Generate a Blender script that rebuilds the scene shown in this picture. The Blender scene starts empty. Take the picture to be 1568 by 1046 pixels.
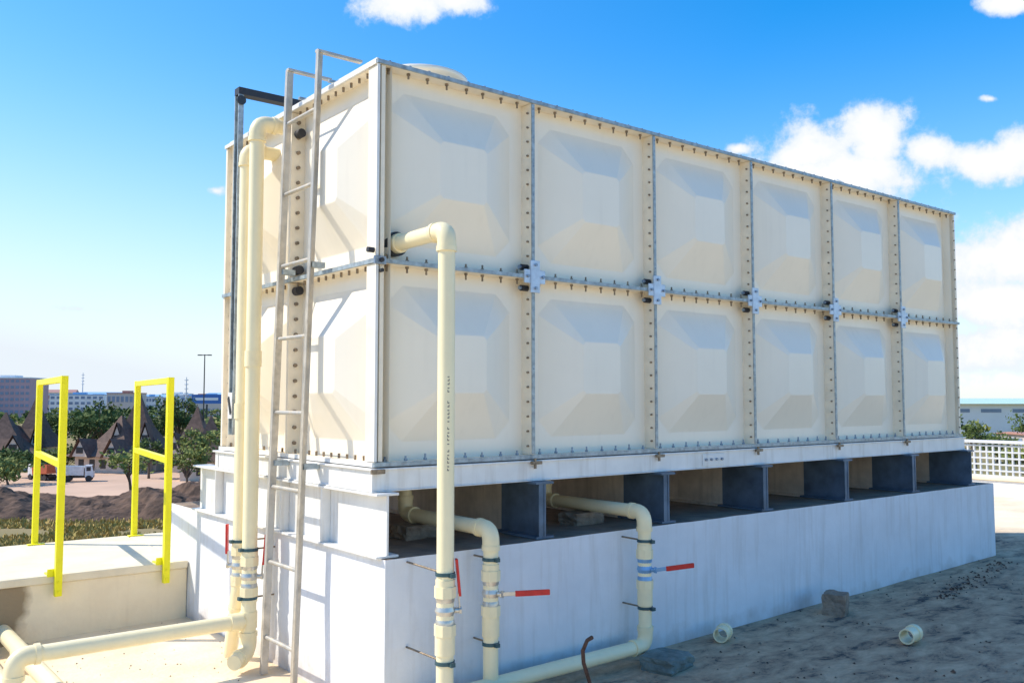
import bpy, math, random
from mathutils import Vector, Matrix, noise
random.seed(7)
sc = bpy.context.scene
sc.view_settings.view_transform = 'Standard'
sc.view_settings.look = 'None'
sc.view_settings.exposure = 0
V = Vector

# ------------------------------------------------------------------ camera
EYE = V((-2.242, -3.879, 0.316))
FH = V((0.6236, 0.7817, 0)); RH = V((0.7817, -0.6236, 0))
def site(t, d, z=0.0):
    p = EYE + FH * d + RH * (t * d)
    return V((p.x, p.y, z))
cam_d = bpy.data.cameras.new("Camera"); cam = bpy.data.objects.new("Camera", cam_d)
sc.collection.objects.link(cam); sc.camera = cam
cam_d.sensor_width = 36; cam_d.lens = 31.94; cam_d.clip_end = 6000; cam_d.clip_start = 0.05
pitch = math.radians(3.66)
fwd = FH * math.cos(pitch) + V((0, 0, 1)) * math.sin(pitch)
cam.location = EYE
cam.rotation_euler = fwd.to_track_quat('-Z', 'Y').to_euler()

# ------------------------------------------------------------------ materials
def mat(name, col, rough=0.6, metal=0.0, nscale=6.0, var=0.12, bump=0.0, bscale=40.0,
        col2=None, spec=0.4, detail=5.0, streak=None):
    m = bpy.data.materials.new(name); m.use_nodes = True
    nt = m.node_tree; N = nt.nodes; L = nt.links
    b = N['Principled BSDF']
    b.inputs['Roughness'].default_value = rough
    b.inputs['Metallic'].default_value = metal
    b.inputs['Specular IOR Level'].default_value = spec
    tc = N.new('ShaderNodeTexCoord')
    n = N.new('ShaderNodeTexNoise'); n.inputs['Scale'].default_value = nscale
    n.inputs['Detail'].default_value = detail; n.inputs['Roughness'].default_value = 0.6
    L.new(tc.outputs['Object'], n.inputs['Vector'])
    r = N.new('ShaderNodeValToRGB')
    r.color_ramp.elements[0].position = 0.33; r.color_ramp.elements[1].position = 0.67
    if col2 is None:
        a = [c * (1 - var) for c in col]; c2 = [min(1, c * (1 + var)) for c in col]
    else:
        a = list(col2); c2 = list(col)
    r.color_ramp.elements[0].color = (*a, 1); r.color_ramp.elements[1].color = (*c2, 1)
    L.new(n.outputs['Fac'], r.inputs['Fac'])
    out = r.outputs['Color']
    if streak:
        scol, amt, lo, hi = streak
        mp = N.new('ShaderNodeMapping'); mp.inputs['Scale'].default_value = (14, 14, 1.2)
        L.new(tc.outputs['Object'], mp.inputs['Vector'])
        n2 = N.new('ShaderNodeTexNoise'); n2.inputs['Scale'].default_value = 1.6; n2.inputs['Detail'].default_value = 5
        L.new(mp.outputs[0], n2.inputs['Vector'])
        mr = N.new('ShaderNodeMapRange'); mr.inputs[1].default_value = lo; mr.inputs[2].default_value = hi
        mr.inputs[3].default_value = 0; mr.inputs[4].default_value = amt
        L.new(n2.outputs['Fac'], mr.inputs[0])
        mx = N.new('ShaderNodeMix'); mx.data_type = 'RGBA'
        L.new(mr.outputs[0], mx.inputs[0]); L.new(out, mx.inputs[6]); mx.inputs[7].default_value = (*scol, 1)
        out = mx.outputs[2]
    L.new(out, b.inputs['Base Color'])
    if bump > 0:
        n3 = N.new('ShaderNodeTexNoise'); n3.inputs['Scale'].default_value = bscale; n3.inputs['Detail'].default_value = 5
        L.new(tc.outputs['Object'], n3.inputs['Vector'])
        bp = N.new('ShaderNodeBump'); bp.inputs['Strength'].default_value = bump; bp.inputs['Distance'].default_value = 0.02
        L.new(n3.outputs['Fac'], bp.inputs['Height']); L.new(bp.outputs[0], b.inputs['Normal'])
    return m

M_panel = mat('grp_panel_cream', (0.95, 0.86, 0.71), 0.32, 0, 2.2, 0.02, 0, 90, streak=((0.70, 0.62, 0.50), 0.14, 0.55, 0.8))
M_flange = mat('grp_flange', (0.90, 0.79, 0.62), 0.55, 0, 8, 0.08)
M_galv = mat('galvanised_strip', (0.34, 0.39, 0.41), 0.42, 0.3, 30, 0.3)
M_plate = mat('galvanised_plate', (0.54, 0.62, 0.72), 0.38, 0.3, 20, 0.15)
M_bolt = mat('bolt_rusty', (0.26, 0.20, 0.14), 0.5, 0.4, 60, 0.35)
M_boltb = mat('bolt_zinc', (0.26, 0.32, 0.40), 0.4, 0.5, 60, 0.25)
M_black = mat('black_rubber', (0.03, 0.03, 0.035), 0.5)
M_whitesteel = mat('painted_steel_white', (0.82, 0.80, 0.76), 0.45, 0.05, 5, 0.07, 0.02, 60, streak=((0.52, 0.45, 0.36), 0.45, 0.52, 0.75))
M_beam_shade = mat('galvanised_beam_shade', (0.11, 0.16, 0.22), 0.5, 0.2, 7, 0.3, 0.02, 50)  # dark tone paints in the shade on the near beam ends
M_beam_lit = mat('dusty_beam_lit', (0.64, 0.54, 0.43), 0.6, 0.1, 7, 0.15, 0.02, 50, streak=((0.34, 0.27, 0.20), 0.4, 0.5, 0.75))  # dusty steel, coloured light for the stretch lit from the far side
M_pvc = mat('cream_pvc', (0.95, 0.82, 0.52), 0.28, 0, 4, 0.04, streak=((0.72, 0.60, 0.38), 0.25, 0.52, 0.78))
M_pvcfit = mat('cream_pvc_fitting', (0.93, 0.79, 0.49), 0.32, 0, 9, 0.06)
M_red = mat('red_lever', (0.62, 0.03, 0.025), 0.35, 0, 30, 0.12)
M_chrome = mat('valve_chrome', (0.60, 0.57, 0.50), 0.28, 0.6, 20, 0.12)
M_blue = mat('valve_blue', (0.22, 0.42, 0.66), 0.35, 0.3, 20, 0.1)
M_teal = mat('clamp_dark_teal', (0.05, 0.11, 0.13), 0.4, 0.4)
M_ladder = mat('ladder_steel', (0.50, 0.44, 0.35), 0.5, 0.25, 14, 0.25, streak=((0.42, 0.42, 0.41), 0.7, 0.4, 0.6))
M_yellow = mat('yellow_paint', (0.93, 0.84, 0.01), 0.38, 0, 12, 0.04, streak=((0.62, 0.52, 0.06), 0.3, 0.6, 0.8))
M_stone = mat('rough_stone', (0.30, 0.23, 0.17), 0.9, 0, 12, 0.3, 0.8, 30)
M_stoneb = mat('bluish_stone', (0.17, 0.20, 0.18), 0.9, 0, 12, 0.35, 0.8, 30)
M_rust = mat('rusty_rebar', (0.16, 0.08, 0.05), 0.85, 0.2, 40, 0.3, 0.4, 90)
M_soil = mat('dark_soil', (0.17, 0.10, 0.065), 0.95, 0, 2.4, 0.4, 0.6, 6, col2=(.06,.038,.028))
M_gauge = mat('gauge_dark', (0.05, 0.055, 0.06), 0.45, 0.4, 12, 0.2)
M_ink = mat('print_ink', (0.16, 0.14, 0.12), 0.6)

# ------------------------------------------------------------------ mesh builder
class MB:
    def __init__(s, mats):
        s.v = []; s.f = []; s.m = []; s.s = []; s.mats = mats
    def add(s, vs, fs, m=0, smooth=False):
        o = len(s.v); s.v += [tuple(x) for x in vs]
        for f in fs:
            s.f.append([i + o for i in f]); s.m.append(m); s.s.append(smooth)
    def box(s, lo, hi, m=0):
        x0, y0, z0 = lo; x1, y1, z1 = hi
        s.add([(x0,y0,z0),(x1,y0,z0),(x1,y1,z0),(x0,y1,z0),(x0,y0,z1),(x1,y0,z1),(x1,y1,z1),(x0,y1,z1)],
              [(0,3,2,1),(4,5,6,7),(0,1,5,4),(1,2,6,5),(2,3,7,6),(3,0,4,7)], m)
    def obox(s, c, ux, uy, uz, m=0):
        c = V(c); vs = []
        for k in (-1, 1):
            for a, b in ((-1,-1),(1,-1),(1,1),(-1,1)):
                vs.append(c + ux*a + uy*b + uz*k)
        s.add(vs, [(0,3,2,1),(4,5,6,7),(0,1,5,4),(1,2,6,5),(2,3,7,6),(3,0,4,7)], m)
    def tube(s, pts, r, seg=14, m=0, caps=True, smooth=True):
        pts = [V(p) for p in pts]; n = len(pts)
        rs = r if isinstance(r, (list, tuple)) else [r]*n
        up = None; rings = []
        for i, p in enumerate(pts):
            if i == 0: t = pts[1]-pts[0]
            elif i == n-1: t = pts[-1]-pts[-2]
            else: t = (pts[i+1]-p).normalized() + (p-pts[i-1]).normalized()
            t.normalize()
            if up is None:
                up = t.orthogonal().normalized()
            else:
                up = (up - t*up.dot(t)); up.normalize()
            bi = t.cross(up)
            rings.append([p + (up*math.cos(2*math.pi*k/seg) + bi*math.sin(2*math.pi*k/seg))*rs[i] for k in range(seg)])
        vs = [q for rg in rings for q in rg]; fs = []
        for i in range(n-1):
            for k in range(seg):
                k2 = (k+1) % seg
                fs.append((i*seg+k, i*seg+k2, (i+1)*seg+k2, (i+1)*seg+k))
        s.add(vs, fs, m, smooth)
        if caps:
            s.add(rings[0], [tuple(reversed(range(seg)))], m); s.add(rings[-1], [tuple(range(seg))], m)
    def cyl(s, a, b, r, seg=12, m=0, smooth=True): s.tube([a, b], r, seg, m, True, smooth)
    def obj(s, name, parent=None, bevel=0, bevlim=30):
        me = bpy.data.meshes.new(name); me.from_pydata(s.v, [], s.f)
        for mt in s.mats: me.materials.append(mt)
        me.polygons.foreach_set('material_index', s.m); me.polygons.foreach_set('use_smooth', s.s)
        me.update()
        o = bpy.data.objects.new(name, me); sc.collection.objects.link(o)
        if parent: o.parent = parent
        if bevel:
            bm = o.modifiers.new('bevel', 'BEVEL'); bm.width = bevel; bm.segments = 2
            bm.limit_method = 'ANGLE'; bm.angle_limit = math.radians(bevlim)
        return o
def empty(name):
    e = bpy.data.objects.new(name, None); sc.collection.objects.link(e); e.empty_display_size = .2; return e
def rounded(points, rad=0.06, n=7):
    pts = [V(p) for p in points]; out = [pts[0]]; arcs = []
    for i in range(1, len(pts)-1):
        a = (pts[i-1]-pts[i]).normalized(); b = (pts[i+1]-pts[i]).normalized()
        arc = []
        for k in range(n+1):
            t = k/n
            p0 = pts[i]+a*rad; p2 = pts[i]+b*rad
            arc.append(p0*(1-t)**2 + pts[i]*2*t*(1-t)*1.0 + p2*t*t)
        out += arc; arcs.append((pts[i]+a*(rad+.03), arc, pts[i]+b*(rad+.03), a, b))
    out.append(pts[-1]); return out, arcs

# ------------------------------------------------------------------ tank
TANK = empty('panel_water_tank')
REC = 0.085
mb = MB([M_panel])
def panel(o, u, v, n, depth=0.125):
    """o = centre on the base plane, u,v unit in-plane, n outward"""
    h = .492
    sq = [(-h,-h),(h,-h),(h,h),(-h,h)]
    def octa(a, c): return [(-c,-a),(c,-a),(a,-c),(a,c),(c,a),(-c,a),(-a,c),(-a,-c)]
    oo = octa(.395, .30); ii = octa(.15, .13)
    P = lambda q, d: V(o) + u*q[0] + v*q[1] + n*d
    vs = [P(q, 0) for q in sq] + [P(q, 0.006) for q in oo] + [P(q, depth) for q in ii]
    fs = [(0,1,5,4),(1,6,5),(1,2,7,6),(2,8,7),(2,3,9,8),(3,10,9),(3,0,11,10),(0,4,11)]
    for k in range(8):
        k2 = (k+1) % 8
        fs.append((4+k, 4+k2, 12+k2, 12+k))
    fs.append(tuple(range(12, 20)))
    mb.add(vs, fs, 0)
X, Y, Z = V((1,0,0)), V((0,1,0)), V((0,0,1))
for k in range(6):
    for j in range(2):
        panel((k+.5, REC, j+.5), X, Z, -Y)
        panel((k+.5, 2-REC, j+.5), -X, Z, Y)
        panel((k+.5, j+.5, 1.99), X, Y, Z, 0.03)
for k in range(2):
    for j in range(2):
        panel((REC, k+.5, j+.5), -Y, Z, -X)
        panel((6-REC, k+.5, j+.5), Y, Z, X)
mb.obj('wall_panels', TANK, 0.004, 6)
fl = MB([M_flange, M_galv, M_black, M_whitesteel])
t = .012
for k in range(1, 6):       # long faces, vertical joints
    fl.box((k-t, 0, .013), (k+t, REC+.01, 1.987), 0)
    fl.box((k-.009, -.007, .016), (k+.011, .009, .984), 1)
    fl.box((k-.009, -.007, 1.016), (k+.011, .009, 1.984), 1)
    fl.box((k-t, 2-REC-.01, .013), (k+t, 2, 1.987), 0)
for z in (0.0, 1.0, 2.0):   # horizontal joints
    fl.box((0.002, 0.002, z-t+.001), (5.998, REC+.012, z+t-.001), 0)
    fl.box((0.002, 2-REC-.012, z-t+.001), (5.998, 1.998, z+t-.001), 0)
    fl.box((0.004, REC+.012, z-t+.001), (REC+.012, 2-REC-.012, z+t-.001), 0)
    fl.box((6-REC-.012, REC+.012, z-t+.001), (5.996, 2-REC-.012, z+t-.001), 0)
    e = .004 if z == 1 else 0
    fl.box((-.006, -.009-e, z-.010), (6.006, .006, z+.010), 1)
    fl.box((-.009, .006, z-.011), (.006, 2.006, z+.011), 3 if z != 1 else 1)
fl.box((0, 1-t, .014), (REC+.01, 1+t, .986), 0); fl.box((0, 1-t, 1.014), (REC+.01, 1+t, 1.986), 0)
fl.box((0, 2-2*t, .014), (REC+.01, 2, 1.986), 0)
fl.box((6-REC-.01, 1-t, .014), (6, 1+t, 1.986), 0)
fl.box((6-.026, .003, .014), (6, REC+.01, 1.986), 0)
for z0_, z1_ in ((.014, .986), (1.014, 1.986)):   # near corner
    fl.box((0.0, 0.0, z0_), (.012, REC+.01, z1_), 0)
    fl.box((.0215, .002, z0_), (.044, REC+.011, z1_), 0)
    fl.box((.0125, .015, z0_), (.021, REC+.01, z1_), 2)
    fl.box((-.005, -.004, z0_), (.010, -.0005, z1_), 3)
fl.box((.01, .03, 2.013), (.022, 1.97, 2.03), 3)
fl.obj('joint_flanges', TANK)
co = MB([M_panel]); co.box((.1,.1,-.005), (5.9,1.9,1.985)); co.obj('tank_core', TANK)

bo = MB([M_bolt, M_boltb])
rj = lambda a=.006: random.uniform(-a, a)
for k in range(6):
    for i in range(8):
        x = k + .08 + i*.12 + rj()
        for z, s_, mi in ((2.0, -1, 0), (1.0, -1, 0), (0.0, 1, 1), (1.0, 1, 0)):
            L_ = (.032 if s_ < 0 else .028) + rj(.005)
            y = .035
            bo.cyl((x, y, z+s_*.012), (x, y, z+s_*(.012+L_)), .0055, 6, mi)
            bo.cyl((x, y, z+s_*.012), (x, y, z+s_*.022), .010, 6, mi, False)
        bo.cyl((x, .018, 2.010), (x, .018, 2.024), .007, 6, 1)
    if k > 0:
        for i in range(24):
            z = .06 + i*.0815
            if abs(z-1) < .05: continue
            bo.cyl((k-.012, .022, z), (k-.024, .022, z), .006, 6, 0, False)
            if i % 2: bo.cyl((k+.001, -.006, z+.02), (k+.001, -.011, z+.02), .004, 6, 1, False)
for i in range(22):
    z = .07 + i*.0885
    if abs(z-1) < .04: continue
    for y in (1-.012, 2-.024):
        bo.cyl((.04, y, z), (.04, y-.018, z), .0105, 8, 0)
    bo.cyl((5.974, .05, z), (5.955, .05, z), .008, 6, 0)
    bo.cyl((6.0-.03, .003, z), (6.0-.03, -.008, z), .005, 6, 0)
for i in range(22):
    y = .08 + i*.087
    for z, s_ in ((2.0, -1), (1.0, -1), (0, 1)):
        bo.cyl((.035, y, z+s_*.012), (.035, y, z+s_*.036), .007, 6, 0)
bo.obj('flange_bolts', TANK)
# cross cleats
cr = MB([M_plate, M_black, M_boltb])
for k in range(1, 6):
    y0 = -.022
    cr.box((k-.075, y0, .962), (k+.075, y0+.010, 1.038), 0)
    cr.box((k-.033, y0-.004, .91), (k+.033, y0+.008, 1.09), 0)
    for dx, dz in ((-.055,.0),(.055,0),(0,.065),(0,-.065)):
        cr.cyl((k+dx, y0-.002, 1+dz), (k+dx, y0-.014, 1+dz), .009, 6, 2, False)
    for dz in (.055, -.062):
        cr.cyl((k-.016, .03, 1+dz), (k-.062, .03, 1+dz), .017, 12, 1)
        cr.cyl((k-.06, .03, 1+dz), (k-.075, .03, 1+dz), .011, 8, 2)
cr.box((-.02, -.02, .98), (.045, -.006, 1.02), 2)
cr.cyl((.015, -.02, 1.0), (.015, -.035, 1.0), .012, 6, 1)
cr.cyl((-.01, .01, 1.05), (-.045, .01, 1.05), .014, 8, 1)
cr.cyl((.02, -.005, .95), (.02, -.026, .95), .010, 8, 1)
for z in (1.06, .94, 1.86):
    cr.cyl((.04, 1-.014, z), (.04, 1-.065, z), .026, 12, 1)
cr.obj('joint_cleats', TANK, .002)
mh = MB([M_panel, M_galv])
cx, cy = .52, .42
mh.tube([(cx,cy,2.0),(cx,cy,2.10),(cx,cy,2.105),(cx,cy,2.13),(cx,cy,2.155),(cx,cy,2.165)], [.24,.24,.27,.27,.2,.02], 32, 0)
mh.obj('manhole_cover', TANK)
vt = MB([M_panel])
vt.tube([(4.62,.35,2.0),(4.62,.35,2.11),(4.62,.35,2.11),(4.62,.35,2.14),(4.62,.35,2.17)], [.04,.04,.075,.075,.03], 16, 0)
vt.obj('roof_vent', TANK)
gz = MB([M_galv, M_gauge, M_whitesteel, M_black])
gx, gy = -.05, 1.62
gz.box((gx-.012, gy-.03, .10), (gx, gy+.03, 2.24), 0)
gz.box((gx-.035, gy-.034, .10), (gx-.012, gy-.024, 2.24), 0); gz.box((gx-.035, gy+.024, .10), (gx-.012, gy+.034, 2.24), 0)
gz.box((gx-.02, gy-.0235, .5), (gx-.0125, gy+.0235, 1.9), 1)
for z in (.3, .75, 1.2, 1.65): gz.box((gx-.04, gy-.04, z), (gx+.14, gy-.0345, z+.05), 0)
gz.box((gx-.035, gy-.036, 2.241), (gx+.62, gy+.036, 2.285), 3); gz.box((gx+.58, gy-.02, 2.0), (gx+.61, gy+.02, 2.24), 1)
gz.cyl((gx-.02, gy-.045, 2.2), (gx-.02, gy-.0365, 2.2), .03, 14, 1)
gz.box((gx-.041, gy-.03, .2), (gx-.036, gy+.03, .36), 2)
gz.obox((gx-.044, gy, .28), V((.002,0,0)), V((0,.020,.05)), V((0,.010,-.008)), 3)
gz.obj('level_gauge', TANK)

# ------------------------------------------------------------------ steel support
SUP = empty('steel_support_frame')
sk = MB([M_whitesteel, M_boltb, M_bolt])
zt, zb = -.0165, -.13
sk.box((-.02, -.012, zb+.006), (6.03, -.004, zt-.010), 0)
sk.box((-.03, -.022, zt-.010), (6.04, .06, zt), 0); sk.box((-.025, -.02, zb), (6.035, .06, zb+.006), 0)
sk.box((-.014, -.004, zb+.006), (-.006, 2.05, zt-.010), 0)
sk.box((-.03, .06, zt-.010), (.05, 2.06, zt), 0); sk.box((-.025, .06, zb), (.05, 2.06, zb+.006), 0)
sk.box((-.02, 1.99, zb+.006), (6.03, 2.0, zt-.010), 0)
sk.box((6.02, -.004, zb+.006), (6.028, 1.98, zt-.010), 0)
for k in range(1, 6):
    sk.box((k-.03, .1, zb), (k+.03, 1.9, zt-.001), 0)
    sk.box((k-.035, -.040, zt-.022), (k+.035, -.0225, zt-.004), 2)
    sk.cyl((k-.01, -.032, zt-.045), (k-.01, -.032, zt+.012), .009, 6, 2)
sk.box((2.42, -.019, zb+.018), (2.64, -.0125, zt-.02), 0)
for i in range(4): sk.cyl((2.45+i*.053, -.019, -.073), (2.45+i*.053, -.03, -.073), .010, 6, 1)
sk.box((-.035, -.038, zt-.025), (.04, -.0225, zt-.003), 2)
sk.obj('skid_channel', SUP, .002)
PT = -.44
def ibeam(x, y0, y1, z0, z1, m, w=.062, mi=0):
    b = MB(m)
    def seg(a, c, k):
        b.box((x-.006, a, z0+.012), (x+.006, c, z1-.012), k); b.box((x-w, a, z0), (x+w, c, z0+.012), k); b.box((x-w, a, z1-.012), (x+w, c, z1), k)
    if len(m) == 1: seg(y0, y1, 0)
    else: seg(y0, .30, 0); seg(.30, y1, 1)  # shade painted in: near stretch dark, the rest light
    return b
b = ibeam(.03, -.08, 2.42, PT+.002, -.132, [M_whitesteel])
for y in (.5, 1.0, 1.5, 2.0):
    b.box((-.03, y-.005, PT+.014), (.0235, y+.005, -.144))
b.obj('end_beam', SUP, .002)
for k in range(1, 7):
    b = ibeam(k+.02 if k < 6 else 6.0, -.08, 2.42, PT+.002, -.132, [M_beam_shade, M_beam_lit])
    if k < 6: b.box((k-.020, -.076, PT+.014), (k+.0135, -.070, -.144))
    b.obj('cross_beam_%d' % k, SUP)

# ------------------------------------------------------------------ plinth
def concrete(name, c1, c2, scale, dirtz=None, dirtcol=(.45,.36,.26), bump=.12, patches=None, streak=None):
    m = mat(name, c1, 0.85, 0, scale, 0.1, bump, 45, col2=c2, spec=.2, streak=streak)
    nt = m.node_tree; N = nt.nodes; L = nt.links; b = N['Principled BSDF']
    lk = b.inputs['Base Color'].links[0].from_socket
    tc = N.new('ShaderNodeTexCoord')
    if dirtz:
        sx = N.new('ShaderNodeSeparateXYZ'); L.new(tc.outputs['Object'], sx.inputs[0])
        n = N.new('ShaderNodeTexNoise'); n.inputs['Scale'].default_value = 7; n.inputs['Detail'].default_value = 7
        L.new(tc.outputs['Object'], n.inputs['Vector'])
        ma = N.new('ShaderNodeMath'); ma.operation = 'MULTIPLY_ADD'; ma.inputs[1].default_value = .4
        L.new(n.outputs['Fac'], ma.inputs[0]); L.new(sx.outputs[2], ma.inputs[2])
        mr = N.new('ShaderNodeMapRange'); mr.inputs[1].default_value = dirtz[0]+.2; mr.inputs[2].default_value = dirtz[1]+.2
        mr.inputs[3].default_value = dirtz[2]; mr.inputs[4].default_value = 0
        L.new(ma.outputs[0], mr.inputs[0])
        mx = N.new('ShaderNodeMix'); mx.data_type = 'RGBA'
        L.new(mr.outputs[0], mx.inputs[0]); L.new(lk, mx.inputs[6]); mx.inputs[7].default_value = (*dirtcol, 1)
        lk = mx.outputs[2]
    for (c, r, col, amt) in (patches or []):
        vm = N.new('ShaderNodeVectorMath'); vm.operation = 'DISTANCE'; vm.inputs[1].default_value = c
        n = N.new('ShaderNodeTexNoise'); n.inputs['Scale'].default_value = 5; n.inputs['Detail'].default_value = 6
        L.new(tc.outputs['Object'], n.inputs['Vector']); L.new(tc.outputs['Object'], vm.inputs[0])
        ma = N.new('ShaderNodeMath'); ma.operation = 'MULTIPLY_ADD'; ma.inputs[1].default_value = r*.6
        L.new(n.outputs['Fac'], ma.inputs[0]); L.new(vm.outputs['Value'], ma.inputs[2])
        mr = N.new('ShaderNodeMapRange'); mr.inputs[1].default_value = r*1.22; mr.inputs[2].default_value = r*1.38
        mr.inputs[3].default_value = amt; mr.inputs[4].default_value = 0
        L.new(ma.outputs[0], mr.inputs[0])
        mx = N.new('ShaderNodeMix'); mx.data_type = 'RGBA'
        L.new(mr.outputs[0], mx.inputs[0]); L.new(lk, mx.inputs[6]); mx.inputs[7].default_value = (*col, 1)
        lk = mx.outputs[2]
    L.new(lk, b.inputs['Base Color'])
    return m
M_plinth = concrete('whitewashed_concrete', (.83,.83,.84), (.73,.73,.74), 2.5, (-1.28, -1.05, .8), (.42,.34,.27), streak=((.60,.56,.52), .38, .5, .72))
M_dust = concrete('dusty_concrete_top', (.34,.25,.18), (.19,.14,.11), 6)
M_ledge = concrete('rendered_concrete', (.95,.80,.56), (.86,.71,.49), 4, None, patches=[((-1.42,2.55,-.98), .40, (.22,.15,.08), .85)], streak=((.70,.56,.38), .25, .55, .75))  # one dark, noise-edged round patch on the inner face
M_ledget = concrete('ledge_top_concrete', (.90,.78,.58), (.76,.65,.47), 4)
pl = MB([M_plinth, M_dust])
g = lambda x: -1.19 + .0165*x
x0, x1, y0, y1 = 0.0, 6.35, -.11, 2.93
def wob(x, y, z): return (noise.noise(V((x*1.5, y*1.5, z*2.5)))*.006)
def grid(mbx, P, nu, nv, m, sm=True):
    vs = [P(i/nu, j/nv) for j in range(nv+1) for i in range(nu+1)]
    fs = [(j*(nu+1)+i, j*(nu+1)+i+1, (j+1)*(nu+1)+i+1, (j+1)*(nu+1)+i) for j in range(nv) for i in range(nu)]
    mbx.add(vs, fs, m, sm)
BZ = -1.35
def edgew(x): return noise.noise(V((x*5, 3.1, 0)))*.004
grid(pl, lambda a, b: (x0+(x1-x0)*a, y0 + (wob(x0+(x1-x0)*a, 0, b) if 0<a<1 and b<1 else 0), BZ+(PT-BZ)*b + (edgew(a*6) if b == 1 else 0)), 90, 8, 0)
grid(pl, lambda a, b: (x0 + (wob(0, y1+(y0-y1)*a, b) if 0<a<1 and b<1 else 0), y1+(y0-y1)*a, BZ+(PT-BZ)*b), 30, 8, 0)
pl.add([(x1,y0,BZ),(x1,y1,BZ),(x1,y1,PT),(x1,y0,PT)], [(0,1,2,3)], 0)
pl.add([(x0,y1,BZ),(x1,y1,BZ),(x1,y1,PT),(x0,y1,PT)], [(3,2,1,0)], 0)
pl.add([(x0,y0,PT-.001),(x1,y0,PT-.001),(x1,y1,PT-.001),(x0,y1,PT-.001)], [(0,1,2,3)], 1)
pl.obj('concrete_plinth')

# ------------------------------------------------------------------ roof slab / deck
def deck_material():
    m = mat('deck_dusty_screed', (.94,.78,.55), .9, 0, 2.5, .1, .35, 30, col2=(.78,.62,.42), spec=.15)
    nt = m.node_tree; N = nt.nodes; L = nt.links; b = N['Principled BSDF']
    lk = b.inputs['Base Color'].links[0].from_socket
    tc = N.new('ShaderNodeTexCoord')
    sx = N.new('ShaderNodeSeparateXYZ'); L.new(tc.outputs['Object'], sx.inputs[0])
    def mrange(s, a, b_, c, d):
        r = N.new('ShaderNodeMapRange'); 
        for i, q in enumerate((a, b_, c, d)): r.inputs[i+1].default_value = q
        L.new(s, r.inputs[0]); return r.outputs[0]
    def mul(a, b_):
        q = N.new('ShaderNodeMath'); q.operation = 'MULTIPLY'; L.new(a, q.inputs[0]); L.new(b_, q.inputs[1]); return q.outputs[0]
    k = mul(mul(mrange(sx.outputs[0], -.3, .8, 0, 1), mrange(sx.outputs[1], -2.3, -3.0, 1, .05)), mrange(sx.outputs[0], 7.4, 8.2, 1, 0))  # unseen deck in front is kept pale to bounce light onto the tank
    n = N.new('ShaderNodeTexNoise'); n.inputs['Scale'].default_value = 4.0; n.inputs['Detail'].default_value = 9; n.inputs['Roughness'].default_value = .72
    n.inputs['Distortion'].default_value = .4
    mp = N.new('ShaderNodeMapping'); mp.inputs['Scale'].default_value = (1, 1.8, 1); L.new(tc.outputs['Object'], mp.inputs[0]); L.new(mp.outputs[0], n.inputs['Vector'])
    cr_ = N.new('ShaderNodeValToRGB'); e = cr_.color_ramp.elements
    e[0].position = .37; e[0].color = (.11,.09,.078,1); e[1].position = .64; e[1].color = (.64,.45,.29,1)
    x = cr_.color_ramp.elements.new(.46); x.color = (.42,.285,.185,1)
    L.new(n.outputs['Fac'], cr_.inputs[0])
    mx = N.new('ShaderNodeMix'); mx.data_type = 'RGBA'
    L.new(k, mx.inputs[0]); L.new(lk, mx.inputs[6]); L.new(cr_.outputs[0], mx.inputs[7])
    L.new(mx.outputs[2], b.inputs['Base Color'])
    return m
M_deck = deck_material()
dk = MB([M_deck, M_ledge])
X0, X1, Y0_, Y1_ = -7, 11.6, -9, 4.02
def dz(x, y): return g(x) + noise.noise(V((x*1.3, y*1.3, 5)))*.006
grid(dk, lambda a, b: (X0+(X1-X0)*a, Y0_+(Y1_-Y0_)*b, dz(X0+(X1-X0)*a, Y0_+(Y1_-Y0_)*b)), 150, 100, 0)
dk.box((X0, Y0_, -4.5), (X1, Y1_-.01, -1.40), 1)
dk.add([(X0,Y1_-.01,-1.41),(X1,Y1_-.01,-1.41),(X1,Y1_-.01,-.9),(X0,Y1_-.01,-.9)], [(0,1,2,3)], 1)
dk.add([(X1-.005,Y0_,-1.41),(X1-.005,Y1_,-1.41),(X1-.005,Y1_,-.9),(X1-.005,Y0_,-.9)], [(0,1,2,3)], 1)
dk.obj('roof_deck_floor')
ld = MB([M_ledge, M_ledget])
ld.box((X0, 2.56, -1.4), (-.004, 3.98, -.852), 0)
ld.box((X0-.01, 2.545, -.852), (-.004, 4.03, -.80), 1)
ld.box((-.004, 2.96, -1.4), (X1-.3, 3.98, -.852), 0)
ld.box((-.004, 2.955, -.852), (X1-.3, 4.03, -.80), 1)
ld.obj('concrete_ledge_wall', None, .008)
pw = MB([M_plinth, M_ledget])
pw.box((10.9, -9, -1.3), (11.15, 4.0, -.80), 0); pw.box((10.87, -9, -.80), (11.18, 4.0, -.745), 1)
pw.obj('roof_parapet_wall', None, .01)

# ------------------------------------------------------------------ ladder
ldx = lambda z: -.055 - (2.2-z)*.022
ldy = lambda z: (2.2-z)*.014
la = MB([M_ladder, M_galv])
for yb in (.535, .90):
    pa = V((ldx(-1.185), yb+ldy(-1.185), -1.185)); pb = V((ldx(2.20), yb+ldy(2.2), 2.2))
    c = (pa+pb)/2; ax = (pb-pa)/2
    la.obox(c, V((.019,0,0)), V((0,.0045,0)), ax, 0)
    la.obox(c+V((-.015,.013 if yb > .7 else -.013,0)), V((.0035,0,0)), V((0,.012,0)), ax, 0)
    la.box((ldx(2.2)-.019, yb-.016, 2.19), (.20, yb+.016, 2.205), 0)
    la.box((.0, yb-.01, 2.04), (.17, yb+.01, 2.055), 1)
    for z in (1.0, -.07):
        la.box((ldx(z), yb-.02+ldy(z), z+.02), (-.006 if z > 0 else -.015, yb+.02+ldy(z), z+.05), 1)
z = 1.885
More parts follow.
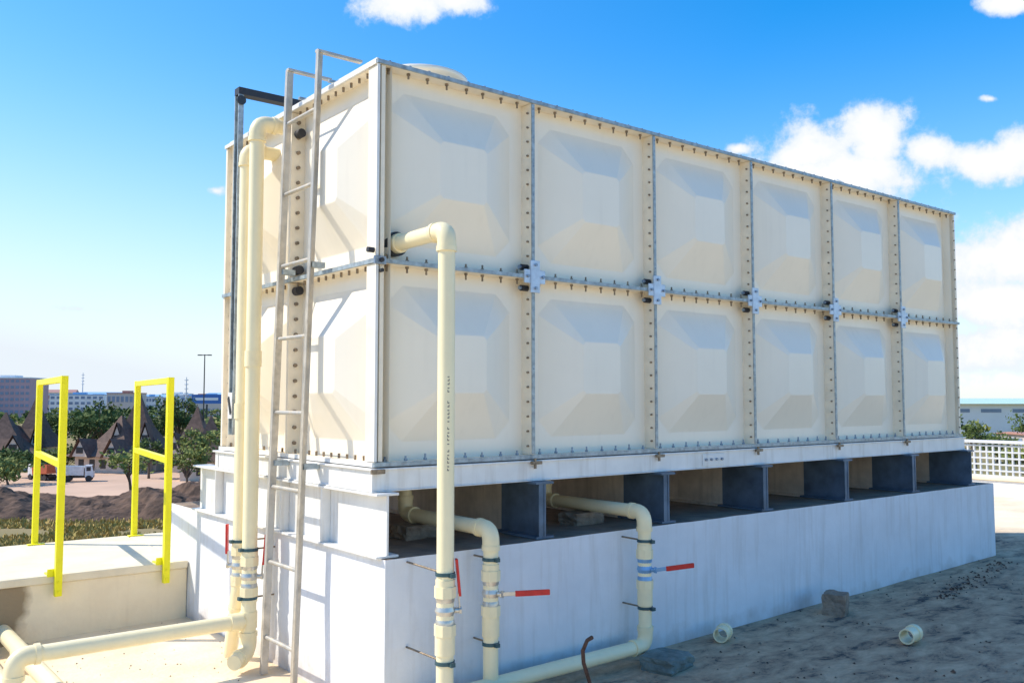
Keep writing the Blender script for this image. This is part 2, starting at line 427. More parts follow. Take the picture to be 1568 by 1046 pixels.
while z > -1.1:
    la.cyl((ldx(z), .53+ldy(z), z), (ldx(z), .905+ldy(z), z), .0115, 10, 0)
    z -= .41
la.obj('steel_ladder', None, .001)

# ------------------------------------------------------------------ pipes
def pipe(name, points, r=.040, rad=.07, valves=(), couplers=(), clamps=()):
    E = empty(name)
    pts, arcs = rounded(points, rad)
    p = MB([M_pvc, M_pvcfit]); p.tube(pts, r, 24, 0)
    for a0, arc, a1, da, db in arcs:
        p.tube([a0]+arc+[a1], r*1.13, 24, 1)
        p.cyl(a0+da*.012, a0-da*.012, r*1.22, 24, 1); p.cyl(a1+db*.012, a1-db*.012, r*1.22, 24, 1)
    for c, ax in couplers:
        c = V(c); ax = V(ax)
        p.cyl(c-ax*.045, c+ax*.045, r*1.15, 24, 1)
    p.obj('pipe_run', E, .0025, 50)
    for i, (c, lev, blen, body) in enumerate(valves):
        c = V(c); lev = V(lev).normalized(); up = Z
        v = MB([M_pvcfit, body, M_red, M_teal])
        v.cyl(c-up*.11, c-up*.06, r*1.28, 8, 0, False); v.cyl(c+up*.06, c+up*.11, r*1.28, 8, 0, False)
        v.cyl(c-up*.14, c-up*.11, r*1.12, 20, 0); v.cyl(c+up*.11, c+up*.14, r*1.12, 20, 0)
        v.tube([c-up*.062, c-up*.045, c-up*.03, c, c+up*.03, c+up*.045, c+up*.062], [r*1.1, r*1.1, r*.9, r*1.2, r*.9, r*1.1, r*1.1], 16, 1)
        side = V(blen).normalized()
        v.cyl(c, c+side*(r*1.75), .013, 10, 1); v.cyl(c+side*(r*1.6), c+side*(r*1.85), .019, 6, 1, False)
        h0 = c + side*(r*1.7)
        w = side.cross(lev).normalized()
        v.obox(h0+lev*.035, lev*.045, w*.011, side*.003, 1)
        v.obox(h0+lev*.15+side*.006, lev*.085, w*.014, side*.006, 2)
        v.obj('ball_valve_%d' % i, E, .002)
    cl = MB([M_teal, M_bolt])
    for c, wall in clamps:
        c = V(c); wall = V(wall)
        cl.cyl(c-Z*.008, c+Z*.008, r*1.14, 24, 0)
        d_ = (wall-c).normalized()
        cl.cyl(c+d_*r, wall, .005, 8, 1)
        cl.obox(c-d_*(r*1.2), V((.012,0,0)), V((0,.015,0)), V((0,0,.009)), 0)
    if clamps: cl.obj('pipe_clamps', E)
    return E
P1 = (.14, -.405)
e = pipe('overflow_water_pipe', [(.14, .07, 1.10), (P1[0], P1[1], 1.107), (P1[0], P1[1], -1.09), (.6, P1[1], -1.09)], .040, .06,
     valves=[((P1[0], P1[1], -.64), (-.12, 0, 1), (.85, -.45, 0), M_chrome)],
     couplers=[((P1[0], P1[1], -.79), (0,0,1))],
     clamps=[((P1[0], P1[1], -.475), (.12, -.11, -.46)), ((P1[0], P1[1], -.87), (.12, -.11, -.86))])
fm = MB([M_black, M_pvcfit, M_ink]); fm.cyl((.14, .085, 1.10), (.14, .035, 1.10), .062, 24, 0); fm.cyl((.14, .04, 1.10), (.14, .0, 1.10), .05, 24, 1)
ang = math.atan2(-3.4, -2.2)+.25
for i in range(26):   # printed lettering on the pipe
    if i in (5, 6, 13, 19): continue
    z = .42 - i*.017
    c = V((P1[0]+math.cos(ang)*.0403, P1[1]+math.sin(ang)*.0403, z))
    tx = V((-math.sin(ang), math.cos(ang), 0)); nx_ = V((math.cos(ang), math.sin(ang), 0))
    fm.obox(c, tx*.0045, nx_*.0004, Z*.0022, 2)
    if i % 3: fm.obox(c+tx*random.choice((-.003, .003))+Z*.005, tx*.0015, nx_*.0004, Z*.004, 2)
fm.obj('wall_flange', e)
PY = -.25
e = pipe('outlet_water_pipe', [(.519, .55, 0.0), (.519, .55, -.325), (.519, PY, -.325), (.519, PY, -1.3)], .038, .06,
     valves=[((.519, PY, -.635), (.90, -.42, 0), (.35, -.93, 0), M_chrome)],
     couplers=[((.519, PY, -.80), (0,0,1))],
     clamps=[((.519, PY, -.47), (.519, -.11, -.47)), ((.519, PY, -.88), (.519, -.11, -.88))])
e = pipe('outlet_water_pipe', [(1.62, .62, 0.0), (1.62, .62, -.325), (1.62, PY, -.325), (1.62, PY, -1.07), (-.3, PY-.02, -1.085)], .038, .065,
     valves=[((1.62, PY, -.645), (.92, -.35, .06), (.35, -.93, 0), M_blue)],
     couplers=[((1.62, PY, -.80), (0,0,1))],
     clamps=[((1.62, PY, -.485), (1.58, -.11, -.475)), ((1.62, PY, -.86), (1.58, -.11, -.85))])
A = (-.15, 1.13); B = (-.15, 1.275)
e = pipe('inlet_water_pipe', [(.09, A[1], 1.93), (A[0], A[1], 1.93), (A[0], A[1], -1.10), (A[0]-.12, A[1]-.10, -1.12)], .042, .07,
     valves=[((A[0], A[1], -.68), (.05, -.05, 1), (.75, -.65, 0), M_chrome)],
     couplers=[((A[0], A[1], -.92), (0,0,1)), ((A[0], A[1], .55), (0,0,1))],
     clamps=[((A[0], A[1], -.53), (0, A[1], -.53)), ((A[0], A[1], -.80), (0, A[1], -.80))])
r2 = MB([M_pvc, M_pvcfit])
pts, arcs = rounded([(A[0], A[1], -.925), (-1.33, A[1]-.01, -.925), (-1.33, A[1]-.01, -1.12)], .07)
r2.tube(pts, .040, 24, 0)
for a0, arc, a1, da, db in arcs:
    r2.tube([a0]+arc+[a1], .046, 24, 1); r2.cyl(a0+da*.012, a0-da*.012, .051, 24, 1); r2.cyl(a1+db*.012, a1-db*.012, .051, 24, 1)
r2.cyl((A[0]-.04, A[1], -.925), (A[0]-.11, A[1], -.925), .049, 24, 1)
r2.obj('horizontal_branch', e)
e = pipe('inlet_water_pipe', [(.09, B[1], 1.80), (B[0], B[1], 1.80), (B[0], B[1], -.80), (B[0], B[1]+.12, -1.17)], .040, .06,
     valves=[((B[0], B[1], -.64), (.0, .03, 1), (-.75, .65, 0), M_chrome)],
     couplers=[((B[0], B[1], .25), (0,0,1))],
     clamps=[((B[0], B[1], -.5), (0, B[1], -.5))])
for xx, yy0, yy1, zz in ((-1.14, -3.0, 2.53, -1.12), (-1.33, -3.0, 2.50, -1.13)):
    m_ = MB([M_pvc, M_pvcfit]); m_.cyl((xx, yy0, zz), (xx, yy1, zz+.01), .045, 24, 0)
    for yy in (1.95, .6): m_.cyl((xx, yy-.06, zz), (xx, yy+.06, zz), .052, 24, 1)
    m_.obj('floor_water_pipe')

# ------------------------------------------------------------------ yellow guard frames
def guard(x, xb):
    q = MB([M_yellow, M_bolt]); w = .021
    zt_ = .47; zm = -.10
    for (yy, xx, zb_) in ((2.515, x, -.93), (4.0, xb, -.80)):
        q.box((xx-w, yy-w, zb_), (xx+w, yy+w, zt_), 0)
    def bar(z, hw):
        a = V((x, 2.515, z)); b_ = V((xb, 4.0, z)); c = (a+b_)/2; d_ = (b_-a)/2
        d_ = d_ - d_.normalized()*.022
        q.obox(c, V((w*.93,0,0)), d_, V((0,0,hw)), 0)
    bar(zt_-w-.001, w*.98); bar(zm, w)
    q.box((xb-.06, 3.93, -.80), (xb+.06, 3.977, -.79), 0)
    q.box((x-.06, 2.548, -.80), (x-.023, 2.63, -.79), 0); q.box((x-.06, 2.538, -.81), (x+.0, 2.545, -.76), 0)
    for z_ in (-.84, -.90): q.cyl((x, 2.495, z_), (x, 2.486, z_), .008, 6, 0)
    q.obj('yellow_guard_rail', None, .003)
guard(-.84, -.69); guard(-.165, .05)

# ------------------------------------------------------------------ loose things
def rock(name, c, s, m, seed, blocky=.75, rotz=0.0):
    import bmesh
    bm = bmesh.new(); bmesh.ops.create_cube(bm, size=2); bmesh.ops.subdivide_edges(bm, edges=bm.edges[:], cuts=5, use_grid_fill=True)
    for v in bm.verts:
        p = v.co.copy(); q = p.normalized()*1.25
        p = p*blocky + q*(1-blocky)
        n = noise.noise(p*1.7+V((seed, 0, 0)))*.16 + noise.noise(p*5+V((seed, 3, 0)))*.06
        p *= 1+n
        v.co = V((p.x*s[0], p.y*s[1], p.z*s[2]))
    me = bpy.data.meshes.new(name); bm.to_mesh(me); bm.free(); me.materials.append(m)
    o = bpy.data.objects.new(name, me); o.location = c; o.rotation_euler = (0, 0, rotz); sc.collection.objects.link(o); return o
rock('building_stone', (3.40, -.34, g(3.4)+.065), (.085, .075, .075), M_stone, 3, .9, .4)
rock('building_stone', (1.63, -.40, g(1.6)+.030), (.12, .10, .045), M_stoneb, 9, .9, .2)
rock('pipe_support_stone', (.50, .42, PT+.035), (.11, .07, .038), M_stone, 13, .9, .1)
rock('pipe_support_stone', (1.61, .26, PT+.035), (.13, .07, .038), M_stone, 17, .9, .1)
def stub(c, ang, r=.05, L_=.12):
    b = MB([M_pvcfit])
    d_ = V((math.cos(ang), math.sin(ang), 0)); c = V(c)
    seg = 28
    u = Z; w = d_.cross(Z)
    def ring(p, rr): return [p + (u*math.cos(2*math.pi*k/seg)+w*math.sin(2*math.pi*k/seg))*rr for k in range(seg)]
    R = [ring(c-d_*L_/2, r), ring(c-d_*L_*.2, r), ring(c-d_*L_*.2, r*.9), ring(c+d_*L_/2, r*.9), ring(c+d_*L_/2, r*.76), ring(c-d_*L_/2, r*.78)]
    vs = [p for q in R for p in q]; fs = []
    for i in range(6):
        j = (i+1) % 6
        for k in range(seg):
            k2 = (k+1) % seg; fs.append((i*seg+k, j*seg+k, j*seg+k2, i*seg+k2))
    b.add(vs, fs, 0, False); b.obj('pipe_offcut')
stub((2.28, -.27, g(2.28)+.05), 3.6)
stub((3.09, -1.03, g(3.09)+.05), 3.3, .05, .14)
rb = MB([M_rust]); bx, by = .92, -.52
rb.tube([(bx+.03,by,-1.2),(bx+.01,by,-1.08),(bx-.03,by,-.98),(bx-.035,by,-.92),(bx-.005,by,-.875),(bx+.03,by,-.865)], .010, 8)
rb.obj('bent_rebar')
gv = MB([M_stone, M_soil])
def chip(x, y, s, m):
    c = V((x, y, dz(x, y)+s*.2))
    gv.add([c+V((s,0,0)), c+V((-s*.4,s,0)), c+V((-s*.6,-s*.8,0)), c+V((rj(s*.4), rj(s*.4), s*.8))], [(0,1,3),(1,2,3),(2,0,3)], m)
for i in range(1300):
    x = random.uniform(.3, 10); y = random.uniform(-3.2, -.13)
    if noise.noise(V((x*1.1, y*1.6, 2))) < -.02 and random.random() < .75: continue
    chip(x, y, random.uniform(.003, .011) * (1.8 if random.random() < .05 else 1), random.choice((0,1)))
for i in range(170):   # litter drift along the wall
    a = random.random(); chip(4.3+a*1.8+random.gauss(0,.06), -.60+a*.28+random.gauss(0, .05), random.uniform(.004, .015), 1)
for i in range(220):
    chip(random.uniform(-1.6, -.05), random.uniform(-1.0, 2.5), random.uniform(.003, .008), 0)
gv.obj('gravel_debris')

# ------------------------------------------------------------------ terrain
TZ = -4.5
M_ter = mat('terrain', (.19,.18,.07), .95, 0, .06, .2, 0, col2=(.36,.26,.14), spec=.1, detail=10)
tr = MB([M_ter]); tr.add([(-3000,-3000,TZ),(3000,-3000,TZ),(3000,3000,TZ),(-3000,3000,TZ)], [(0,1,2,3)]); tr.obj('ground')
M_yard = mat('dirt_yard', (.70,.47,.33), .95, 0, .25, .18, 0, col2=(.56,.38,.27), spec=.1)
yd = MB([M_yard]); ring = []
for i in range(40):
    a = 2*math.pi*i/40; c = site(-.45, 52.5)
    rr = 1+noise.noise(V((math.cos(a)*1.5, math.sin(a)*1.5, 0)))*.35
    p = c + RH*math.cos(a)*16*rr + FH*math.sin(a)*9*rr; ring.append((p.x, p.y, TZ+.01))
yd.add(ring, [tuple(range(40))]); yd.obj('dirt_road')
def mound(t, d, w, dep, h, seed):
    b = MB([M_soil]); c = site(t, d); n = 60
    def P(a, bb):
        u = a*2-1; v = bb*2-1; r2_ = u*u+v*v
        hh = max(0, 1-r2_) * h * (1+.45*noise.noise(V((u*2.2+seed, v*2.2, 0))) + .22*noise.noise(V((u*7+seed, v*7, 0))))
        hh += .05*noise.noise(V((u*16, v*16, seed))) if r2_ < 1 else -.1
        p = c + RH*u*w + FH*v*dep; return (p.x, p.y, TZ+hh-.02)
    grid(b, P, n, n, 0, False); b.obj('soil_mound')
mound(-.50, 41, 5.0, 2.5, .55, 1); mound(-.415, 39, 3.6, 2.4, .85, 5); mound(-.36, 39, 3.2, 2.4, 1.1, 11); mound(-.57, 39, 3.2, 3, .9, 21)
mound(-.455, 38, 2.6, 2, .5, 31)

def leafmat(name, c1, c2):
    return mat(name, c1, .75, 0, .9, .2, 0, col2=c2, spec=.15, detail=3)
M_grass = leafmat('dry_grass', (.56,.38,.13), (.26,.23,.06))
gr = MB([M_grass])
for i in range(11000):
    d = random.uniform(25, 36.5); t_ = random.uniform(-.62, -.30)
    p = site(t_, d, TZ)
    if noise.noise(V((p.x*.25, p.y*.25, 0))) < -.12: continue
    h = random.uniform(.06, .20); a = random.uniform(0, 6.28); w = V((math.cos(a), math.sin(a), 0))*random.uniform(.04, .10)
    lean = V((random.uniform(-.1,.1), random.uniform(-.1,.1), h))
    gr.add([p-w, p+w, p+lean], [(0,1,2)])
gr.obj('grass')

M_bark = mat('bark', (.14,.10,.07), .9, 0, 8, .3)
M_leafA = leafmat('foliage_dark', (.11,.15,.04), (.05,.08,.022))
M_leafB = leafmat('foliage_light', (.26,.27,.07), (.13,.16,.045))
def tree_into(b, base, h, w, rng, flat=.75, nclump=26, nleaf=46, lsz=.12, trunkf=.4, mats=(0, 1)):
    base = V(base); top = base + V((rng.uniform(-.06,.06)*h, rng.uniform(-.06,.06)*h, h*trunkf))
    b.tube([base, base.lerp(top, .5)+V((rng.uniform(-.02,.02)*h, 0, 0)), top, top+Z*h*.3], [h*.035, h*.027, h*.02, h*.006], 7, mats[0])
    cc = base + Z*(h*(1+trunkf)*.52)
    for i in range(nclump):
        while True:
            q = V((rng.uniform(-1,1), rng.uniform(-1,1), rng.uniform(-1,1)))
            if .15 < q.length < 1: break
        q = q * rng.uniform(.75, 1.12)
        c = cc + V((q.x*w*.5, q.y*w*.5, q.z*h*(1-trunkf)*.5*flat))
        if i % 3 == 0:
            b.tube([top - Z*h*rng.uniform(0, .12), top.lerp(c, .5)+Z*h*.03, c], [h*.014, h*.009, h*.004], 5, mats[0])
        cr_ = w*rng.uniform(.09, .19)
        for k in range(nleaf):
            d_ = V((rng.gauss(0,1), rng.gauss(0,1), rng.gauss(0,.75))).normalized()*cr_*rng.uniform(.35, 1.1)
            p = c+d_; s = w*lsz*.35*rng.uniform(.5, 1.2)
            n1 = V((rng.gauss(0,1), rng.gauss(0,1), rng.gauss(0,1))).normalized(); n2 = n1.orthogonal().normalized()
            b.add([p-n1*s, p+n2*s*.6, p+n1*s, p-n2*s*.6], [(0,1,2,3)], mats[1])
def mk_tree(name, t_, d, h, w, seed, leaf=None, **kw):
    rng = random.Random(seed)
    b = MB([M_bark, leaf or M_leafA]); tree_into(b, (0,0,0), h, w, rng, **kw)
    o = b.obj(name); o.location = site(t_, d, TZ-.05); return o
mk_tree('acacia_tree', -.415, 42, 2.6, 3.0, 1, M_leafB, flat=.5, nclump=16, trunkf=.55, nleaf=26)
mk_tree('leafy_tree', -.470, 64, 4.0, 3.4, 2); mk_tree('leafy_tree', -.448, 68, 4.7, 4.0, 3); mk_tree('leafy_tree', -.492, 74, 4.2, 3.6, 4)
mk_tree('leafy_tree', -.340, 50, 3.4, 2.8, 5, M_leafB); mk_tree('leafy_tree', -.366, 66, 5.3, 3.6, 6); mk_tree('leafy_tree', -.355, 48, 2.4, 2.4, 7, M_leafB)
mk_tree('leafy_tree', -.550, 52, 2.2, 3.2, 8, trunkf=.25); mk_tree('leafy_tree', -.528, 57, 1.7, 2.6, 9, trunkf=.25); mk_tree('leafy_tree', -.57, 45, 2.2, 3.0, 10, M_leafB, trunkf=.25)
mk_tree('leafy_tree', -.397, 56, 2.6, 2.0, 12); mk_tree('leafy_tree', -.387, 74, 4.0, 3.2, 13); mk_tree('leafy_tree', -.487, 62, 1.8, 3.0, 14, trunkf=.2)
mk_tree('leafy_tree', .53, 70, 2.4, 3.6, 15); mk_tree('leafy_tree', .575, 78, 3.8, 4.0, 16); mk_tree('leafy_tree', .507, 62, 3.6, 1.9, 17); mk_tree('leafy_tree', .555, 60, 1.7, 3.4, 18, M_leafB)
b = MB([M_bark, M_leafA, M_leafB]); rng = random.Random(99)
for i in range(130):
    left = rng.random() < .68
    t_ = rng.uniform(-.75, -.26) if left else rng.uniform(.42, .8)
    d = rng.uniform(84, 230)
    h = 2.0 + rng.random()*1.7
    tree_into(b, site(t_, d, TZ-.1), h, h*rng.uniform(.9, 1.5), rng, nclump=8, nleaf=12, lsz=.32, trunkf=.25, mats=(0, rng.choice((1,1,2))))
b.obj('distant_trees')

M_roof = mat('brown_shingle', (.16,.10,.075), .85, 0, 5, .25, .3, 12)
M_wall = mat('house_wall', (.66,.56,.46), .85, 0, 2, .08)
M_win = mat('dark_window', (.03,.035,.045), .2, 0, 3, .1)
def house(t_, d, w, h, seed, rot=0.0):
    E = empty('steep_roof_house'); E.location = site(t_, d, TZ); E.rotation_euler = (0, 0, rot)
    wl = MB([M_wall]); wl.box((-w*.42, -w*.34, 0), (w*.42, w*.34, h*.36)); wl.obj('walls', E)
    r = MB([M_roof])
    lv = [(0.52,.44,.30),(.36,.30,.42),(.23,.2,.56),(.13,.12,.74),(.05,.05,.92),(.006,.006,1.04)]
    vs = []; fs = []
    for a, bb, z in lv: vs += [(-w*a,-w*bb,h*z),(w*a,-w*bb,h*z),(w*a,w*bb,h*z),(-w*a,w*bb,h*z)]
    for i in range(len(lv)-1):
        for k in range(4): fs.append((i*4+k, i*4+(k+1) % 4, (i+1)*4+(k+1) % 4, (i+1)*4+k))
    fs.append((3,2,1,0)); r.add(vs, fs)
    r.obj('roof', E)
    g2 = MB([M_wall, M_win, M_roof])
    for sx in (-.24, .24):
        g2.add([(w*(sx-.12),-w*.46,h*.30),(w*(sx+.12),-w*.46,h*.30),(w*sx,-w*.46,h*.58)], [(0,1,2)], 0)
        g2.add([(w*(sx-.15),-w*.49,h*.28),(w*sx,-w*.49,h*.64),(w*sx,-w*.15,h*.60),(w*(sx-.15),-w*.15,h*.30)], [(0,1,2,3)], 2)
        g2.add([(w*(sx+.15),-w*.49,h*.28),(w*sx,-w*.49,h*.64),(w*sx,-w*.15,h*.60),(w*(sx+.15),-w*.15,h*.30)], [(3,2,1,0)], 2)
        g2.box((w*(sx-.05),-w*.468,h*.36),(w*(sx+.05),-w*.462,h*.47), 1)
    g2.obj('dormers', E)
    wn = MB([M_win])
    for i in range(5):
        x = (-.36+i*.17)*w
        wn.box((x, -w*.345, h*.08), (x+w*.08, -w*.338, h*.24), 0)
        wn.box((-w*.425, (-.28+i*.12)*w, h*.1), (-w*.42-.002, (-.23+i*.12)*w, h*.24), 0)
    wn.obj('windows', E)
ra = -0.67
house(-.555, 64, 5.0, 3.8, 1, ra+.2); house(-.522, 66, 3.4, 4.9, 2, ra); house(-.428, 62, 5.2, 3.6, 3, ra-.3)
house(-.409, 63, 3.8, 5.2, 4, ra+.1); house(-.345, 62, 3.8, 4.2, 5, ra); house(-.330, 56, 4.0, 3.7, 6, ra+.3); house(-.575, 68, 4.2, 4.3, 7, ra)

M_c = [mat('city_%d' % i, c, .8, 0, .3, .05) for i, c in enumerate([(.74,.73,.72),(.62,.66,.72),(.82,.80,.78),(.60,.52,.46),(.50,.58,.70)])]
M_cw = mat('city_glass', (.22,.28,.38), .25, 0, .5, .1)
M_croof = [mat('metal_roof_blue', (.28,.46,.66), .5), mat('metal_roof_grey', (.70,.73,.76), .5), mat('metal_roof_red', (.46,.24,.19), .6), mat('metal_roof_green', (.50,.68,.58), .5)]
def building(name, t_, d, w, dep, h, wall, roof, rot, floors=3, bays=8, gable=False, lo=.32, hi=.78):
    E = empty(name); E.location = site(t_, d, TZ); E.rotation_euler = (0, 0, rot)
    b = MB([wall]); b.box((-w/2,-dep/2,0), (w/2,dep/2,h)); b.obj('walls', E)
    r = MB([roof])
    if gable:
        o_ = .03*w; k = h*.16
        r.add([(-w/2-o_,-dep/2-o_,h),(w/2+o_,-dep/2-o_,h),(w/2+o_,0,h+k),(-w/2-o_,0,h+k),(-w/2-o_,dep/2+o_,h),(w/2+o_,dep/2+o_,h)],
              [(0,1,2,3),(3,2,5,4),(0,3,4),(1,5,2),(0,4,5,1)])
    else:
        r.box((-w/2-.1,-dep/2-.1,h), (w/2+.1,dep/2+.1,h+.25)); r.box((-w*.1,-dep*.2,h+.25), (w*.15,dep*.2,h+.8))
    r.obj('roof', E)
    q = MB([M_cw]); fh = h/floors
    for f in range(floors):
        z0_, z1_ = f*fh+fh*lo, f*fh+fh*hi
        for i in range(bays):
            a = -w/2 + w*(i+.18)/bays; c_ = -w/2 + w*(i+.82)/bays
            q.box((a, -dep/2-.05, z0_), (c_, -dep/2+.02, z1_))
            a = -dep/2 + dep*(i+.18)/bays; c_ = -dep/2 + dep*(i+.82)/bays
            q.box((-w/2-.05, a, z0_), (-w/2+.02, c_, z1_))
    q.obj('windows', E)
building('office_block', -.552, 210, 13, 11, 9.6, mat('office_wall', (.52,.34,.36), .7, 0, .3, .05), M_croof[1], ra+.12, 7, 12)
building('office_block', -.60, 205, 8, 10, 8.6, mat('office_wall_b', (.50,.32,.32), .7, 0, .3, .05), M_croof[1], ra+.12, 6, 7)
rng = random.Random(4)
for i in range(26):
    t_ = -.505 + i*.0098 + rng.uniform(-.004, .004); d = rng.uniform(235, 420)
    building('city_building', t_, d, rng.uniform(5, 14), rng.uniform(5, 9), 4.7+d*rng.uniform(.0015, .0085), rng.choice(M_c), rng.choice(M_croof[:3]), ra+rng.uniform(-.4,.4), rng.choice((2,3,4)), rng.choice((5,7,9)), rng.random() < .5)
building('warehouse', .57, 120, 26, 14, 4.3, M_c[2], M_croof[3], -.15+ra, 1, 7, True, .75, .85)
building('warehouse', .70, 140, 26, 14, 4.2, M_c[0], M_croof[1], -.1+ra, 1, 7, True, .75, .85)
building('warehouse', .60, 88, 9, 6, 1.5, M_c[3], M_croof[2], ra, 1, 5, True)
sl = MB([M_gauge]); b0 = site(-.3385, 62, TZ)
sl.tube([b0, b0+Z*7.9], [.06, .035], 8); sl.cyl(b0+Z*7.85-RH*.32, b0+Z*7.85+RH*.32, .03, 6)
for s_ in (-1, 1): sl.obox(b0+Z*7.85+RH*.34*s_, RH*.13, FH*.07, Z*.035)
sl.obj('street_lamp')
for t_, d, hh in ((-.358, 190, 9.5), (-.472, 260, 12.5)):
    q = MB([M_c[1]]); b0 = site(t_, d, TZ); q.tube([b0, b0+Z*hh], [.22, .08], 6)
    for k in range(4): q.cyl(b0+Z*(hh-.6-k*.9)-RH*.4, b0+Z*(hh-.6-k*.9)+RH*.4, .08, 5)
    q.obj('radio_mast')
bb = MB([M_gauge, mat('billboard_blue', (.05,.16,.45), .5), M_c[2]]); b0 = site(-.335, 120, TZ)
bb.tube([b0, b0+Z*4.2], .12, 8); bb.obox(b0+Z*4.9, RH*2.0, FH*.08, Z*.6, 1); bb.obox(b0+Z*4.9-FH*.1, RH*1.5, FH*.01, Z*.18, 2)
bb.obj('billboard')
M_truck = mat('truck_paint', (.70,.70,.70), .4); M_truckr = mat('truck_red', (.5,.12,.06), .4)
def truck(t_, d, rot, body):
    E = empty('dump_truck'); E.location = site(t_, d, TZ+.01); E.rotation_euler = (0, 0, rot)
    c = MB([M_truck, M_win, body, M_black])
    c.add([(.55,-.32,.25),(1.0,-.32,.25),(1.0,-.32,.6),(.92,-.32,.95),(.55,-.32,.95),(.55,.32,.25),(1.0,.32,.25),(1.0,.32,.6),(.92,.32,.95),(.55,.32,.95)],
          [(0,1,2,3,4),(9,8,7,6,5),(0,5,6,1),(1,6,7,2),(3,8,9,4),(4,9,5,0)], 0)
    c.add([(1.0,-.32,.6),(1.0,.32,.6),(.92,.32,.95),(.92,-.32,.95)], [(0,1,2,3)], 1)
    c.box((.62,-.325,.62), (.86,-.321,.86), 1)
    c.add([(-.95,-.36,.42),(.48,-.36,.36),(.48,.36,.36),(-.95,.36,.42),(-1.05,-.4,.95),(.5,-.4,.88),(.5,.4,.88),(-1.05,.4,.95)], [(0,3,2,1),(0,1,5,4),(1,2,6,5),(2,3,7,6),(3,0,4,7)], 2)
    c.box((-.95,-.2,.22), (1.0,.2,.34), 3)
    for x in (.75, -.35, -.7):
        for y in (-.34, .22): c.cyl((x, y, .18), (x, y+.12, .18), .18, 14, 3)
    c.obj('truck_body', E)
truck(-.477, 54, ra+.3, M_truck); truck(-.513, 55, ra+2.6, M_truckr)

M_pwall = mat('lattice_wall_white', (.76,.74,.72), .8, 0, 1, .08)
pwm = MB([M_pwall]); a = site(.40, 36, TZ); c_ = site(.80, 27, TZ); dv = (c_-a); Lw = dv.length; dv.normalize(); nv = dv.cross(Z)
pwm.obox(a+dv*Lw/2+Z*1.05, dv*Lw/2, nv*.1, Z*1.05)
pwm.obox(a+dv*Lw/2+Z*3.32, dv*Lw/2, nv*.13, Z*.05)
for r_ in range(5): pwm.obox(a+dv*Lw/2+Z*(2.3+r_*.22), dv*Lw/2, nv*.05, Z*.028)
k = 0
while k*.22 < Lw:
    pwm.obox(a+dv*k*.22+Z*2.68, dv*.026, nv*.045, Z*.6); k += 1
pwm.obj('lattice_boundary_wall')

# ------------------------------------------------------------------ light + sky
S = V((-1, .9, 1.35)).normalized()
sd = bpy.data.lights.new('sun', 'SUN'); sd.energy = 5.0; sd.angle = math.radians(.5); sd.color = (1, .94, .82)
so = bpy.data.objects.new('sun', sd); sc.collection.objects.link(so); so.rotation_euler = S.to_track_quat('Z', 'Y').to_euler()
w = bpy.data.worlds.new('World'); sc.world = w; w.use_nodes = True
nt = w.node_tree; N = nt.nodes; L = nt.links; bg = N['Background']
bg.inputs['Strength'].default_value = .15
sky = N.new('ShaderNodeTexSky'); sky.sky_type = 'NISHITA'; sky.sun_disc = False
sky.sun_elevation = math.asin(S.z); sky.sun_rotation = math.atan2(S.x, S.y) % (2*math.pi)
sky.air_density = 1.0; sky.dust_density = .3; sky.ozone_density = 3.0
hs = N.new('ShaderNodeHueSaturation'); hs.inputs['Saturation'].default_value = 1.45; hs.inputs['Value'].default_value = 1.7
hs.inputs['Hue'].default_value = .500
L.new(sky.outputs[0], hs.inputs['Color'])
tc = N.new('ShaderNodeTexCoord')
def dot(vec):
    n = N.new('ShaderNodeVectorMath'); n.operation = 'DOT_PRODUCT'; n.inputs[1].default_value = vec; L.new(tc.outputs['Generated'], n.inputs[0]); return n.outputs['Value']
def math_(op, a, b=None, clamp=False):
    n = N.new('ShaderNodeMath'); n.operation = op; n.use_clamp = clamp
    for i, q in enumerate((a, b)):
        if q is None: continue
        if isinstance(q, (int, float)): n.inputs[i].default_value = q
        else: L.new(q, n.inputs[i])
    return n.outputs[0]
f_ = dot(FH); r_ = dot(RH); z_ = dot(Z); s_ = dot(S)
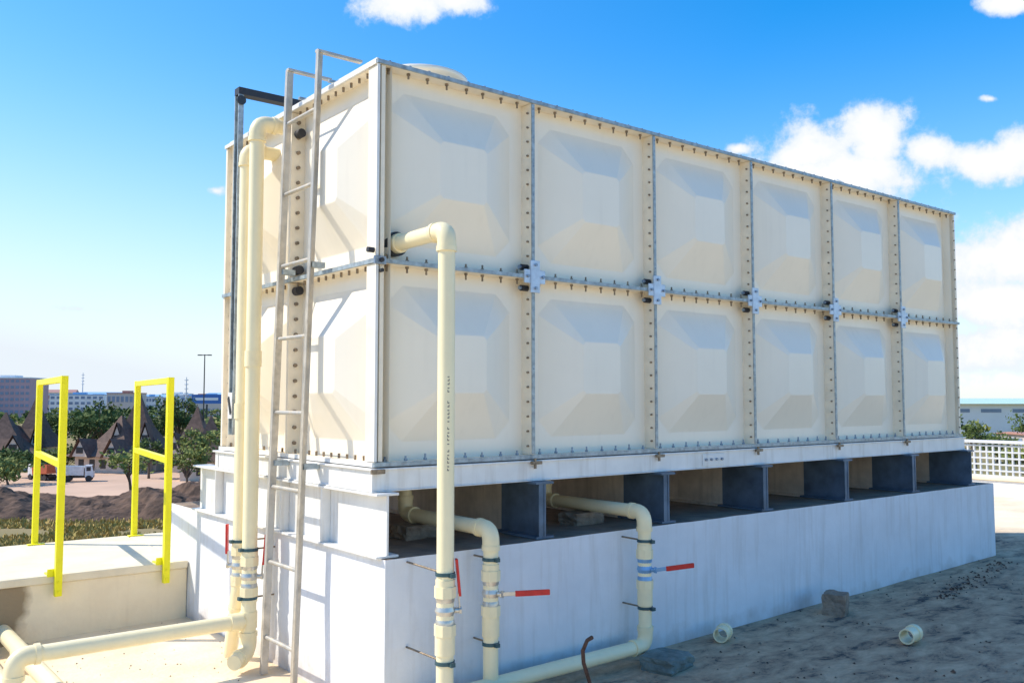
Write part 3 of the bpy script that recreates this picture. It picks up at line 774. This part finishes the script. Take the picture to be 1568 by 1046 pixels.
# aerial haze: stronger low on the horizon and on the sun side
low = math_('POWER', math_('SUBTRACT', 1.0, math_('DIVIDE', math_('MAXIMUM', z_, 0.0), .42), True), 2.2)
sunn = math_('MULTIPLY', math_('SUBTRACT', s_, .12), 1.5, True)
hz = math_('ADD', math_('MULTIPLY', low, .82), math_('MULTIPLY', sunn, math_('ADD', .14, math_('MULTIPLY', low, .95))), True)
mxh = N.new('ShaderNodeMix'); mxh.data_type = 'RGBA'; L.new(hz, mxh.inputs[0]); L.new(hs.outputs[0], mxh.inputs[6]); mxh.inputs[7].default_value = (5.6, 6.1, 6.6, 1)
cmb = N.new('ShaderNodeCombineXYZ'); L.new(math_('DIVIDE', r_, f_), cmb.inputs[0]); L.new(math_('DIVIDE', z_, f_), cmb.inputs[1])
clouds = [(-.115,.443,.075,.024,1.1),(-.07,.452,.045,.024,1.1),
 (.365,.252,.105,.030,1.35),(.405,.290,.042,.040,1.3),(.335,.275,.065,.036,1.25),(.464,.275,.032,.030,1.25),
 (.53,.264,.055,.020,1.25),(.575,.275,.035,.028,1.2),(.536,.3365,.016,.007,.7),(.562,.446,.045,.014,1.1),(.2526,.279,.020,.009,.95),
 (.555,.160,.090,.038,1.35),(.545,.105,.090,.030,1.3),(.537,.055,.10,.034,1.15),(-.33,.232,.022,.010,.5),(-.48,.10,.05,.009,.45)]
acc = None
for (t0, e0, w0, h0, amp) in clouds:
    a = N.new('ShaderNodeVectorMath'); a.operation = 'SUBTRACT'; a.inputs[1].default_value = (t0, e0, 0); L.new(cmb.outputs[0], a.inputs[0])
    b2 = N.new('ShaderNodeVectorMath'); b2.operation = 'MULTIPLY'; b2.inputs[1].default_value = (1/w0, 1/h0, 0); L.new(a.outputs[0], b2.inputs[0])
    c2 = N.new('ShaderNodeVectorMath'); c2.operation = 'LENGTH'; L.new(b2.outputs[0], c2.inputs[0])
    v_ = math_('SUBTRACT', amp, c2.outputs['Value'])
    acc = v_ if acc is None else math_('MAXIMUM', acc, v_)
ns = N.new('ShaderNodeTexNoise'); ns.inputs['Scale'].default_value = 24; ns.inputs['Detail'].default_value = 7; ns.inputs['Roughness'].default_value = .62
L.new(tc.outputs['Generated'], ns.inputs['Vector'])
nn = math_('MULTIPLY', math_('SUBTRACT', ns.outputs['Fac'], .5), 2.4)
dn = math_('ADD', acc, nn)
mr = N.new('ShaderNodeMapRange'); mr.interpolation_type = 'SMOOTHSTEP'; mr.inputs[1].default_value = -.05; mr.inputs[2].default_value = .6; L.new(dn, mr.inputs[0])
mask = math_('MULTIPLY', mr.outputs[0], math_('GREATER_THAN', f_, .05))
cr_ = N.new('ShaderNodeValToRGB'); cr_.color_ramp.elements[0].position = .1; cr_.color_ramp.elements[0].color = (4.9,5.7,6.8,1)
cr_.color_ramp.elements[1].position = .95; cr_.color_ramp.elements[1].color = (6.9,6.9,6.9,1)
L.new(dn, cr_.inputs[0])
mx = N.new('ShaderNodeMix'); mx.data_type = 'RGBA'; L.new(mask, mx.inputs[0]); L.new(mxh.outputs[2], mx.inputs[6]); L.new(cr_.outputs[0], mx.inputs[7])
L.new(mx.outputs[2], bg.inputs['Color'])
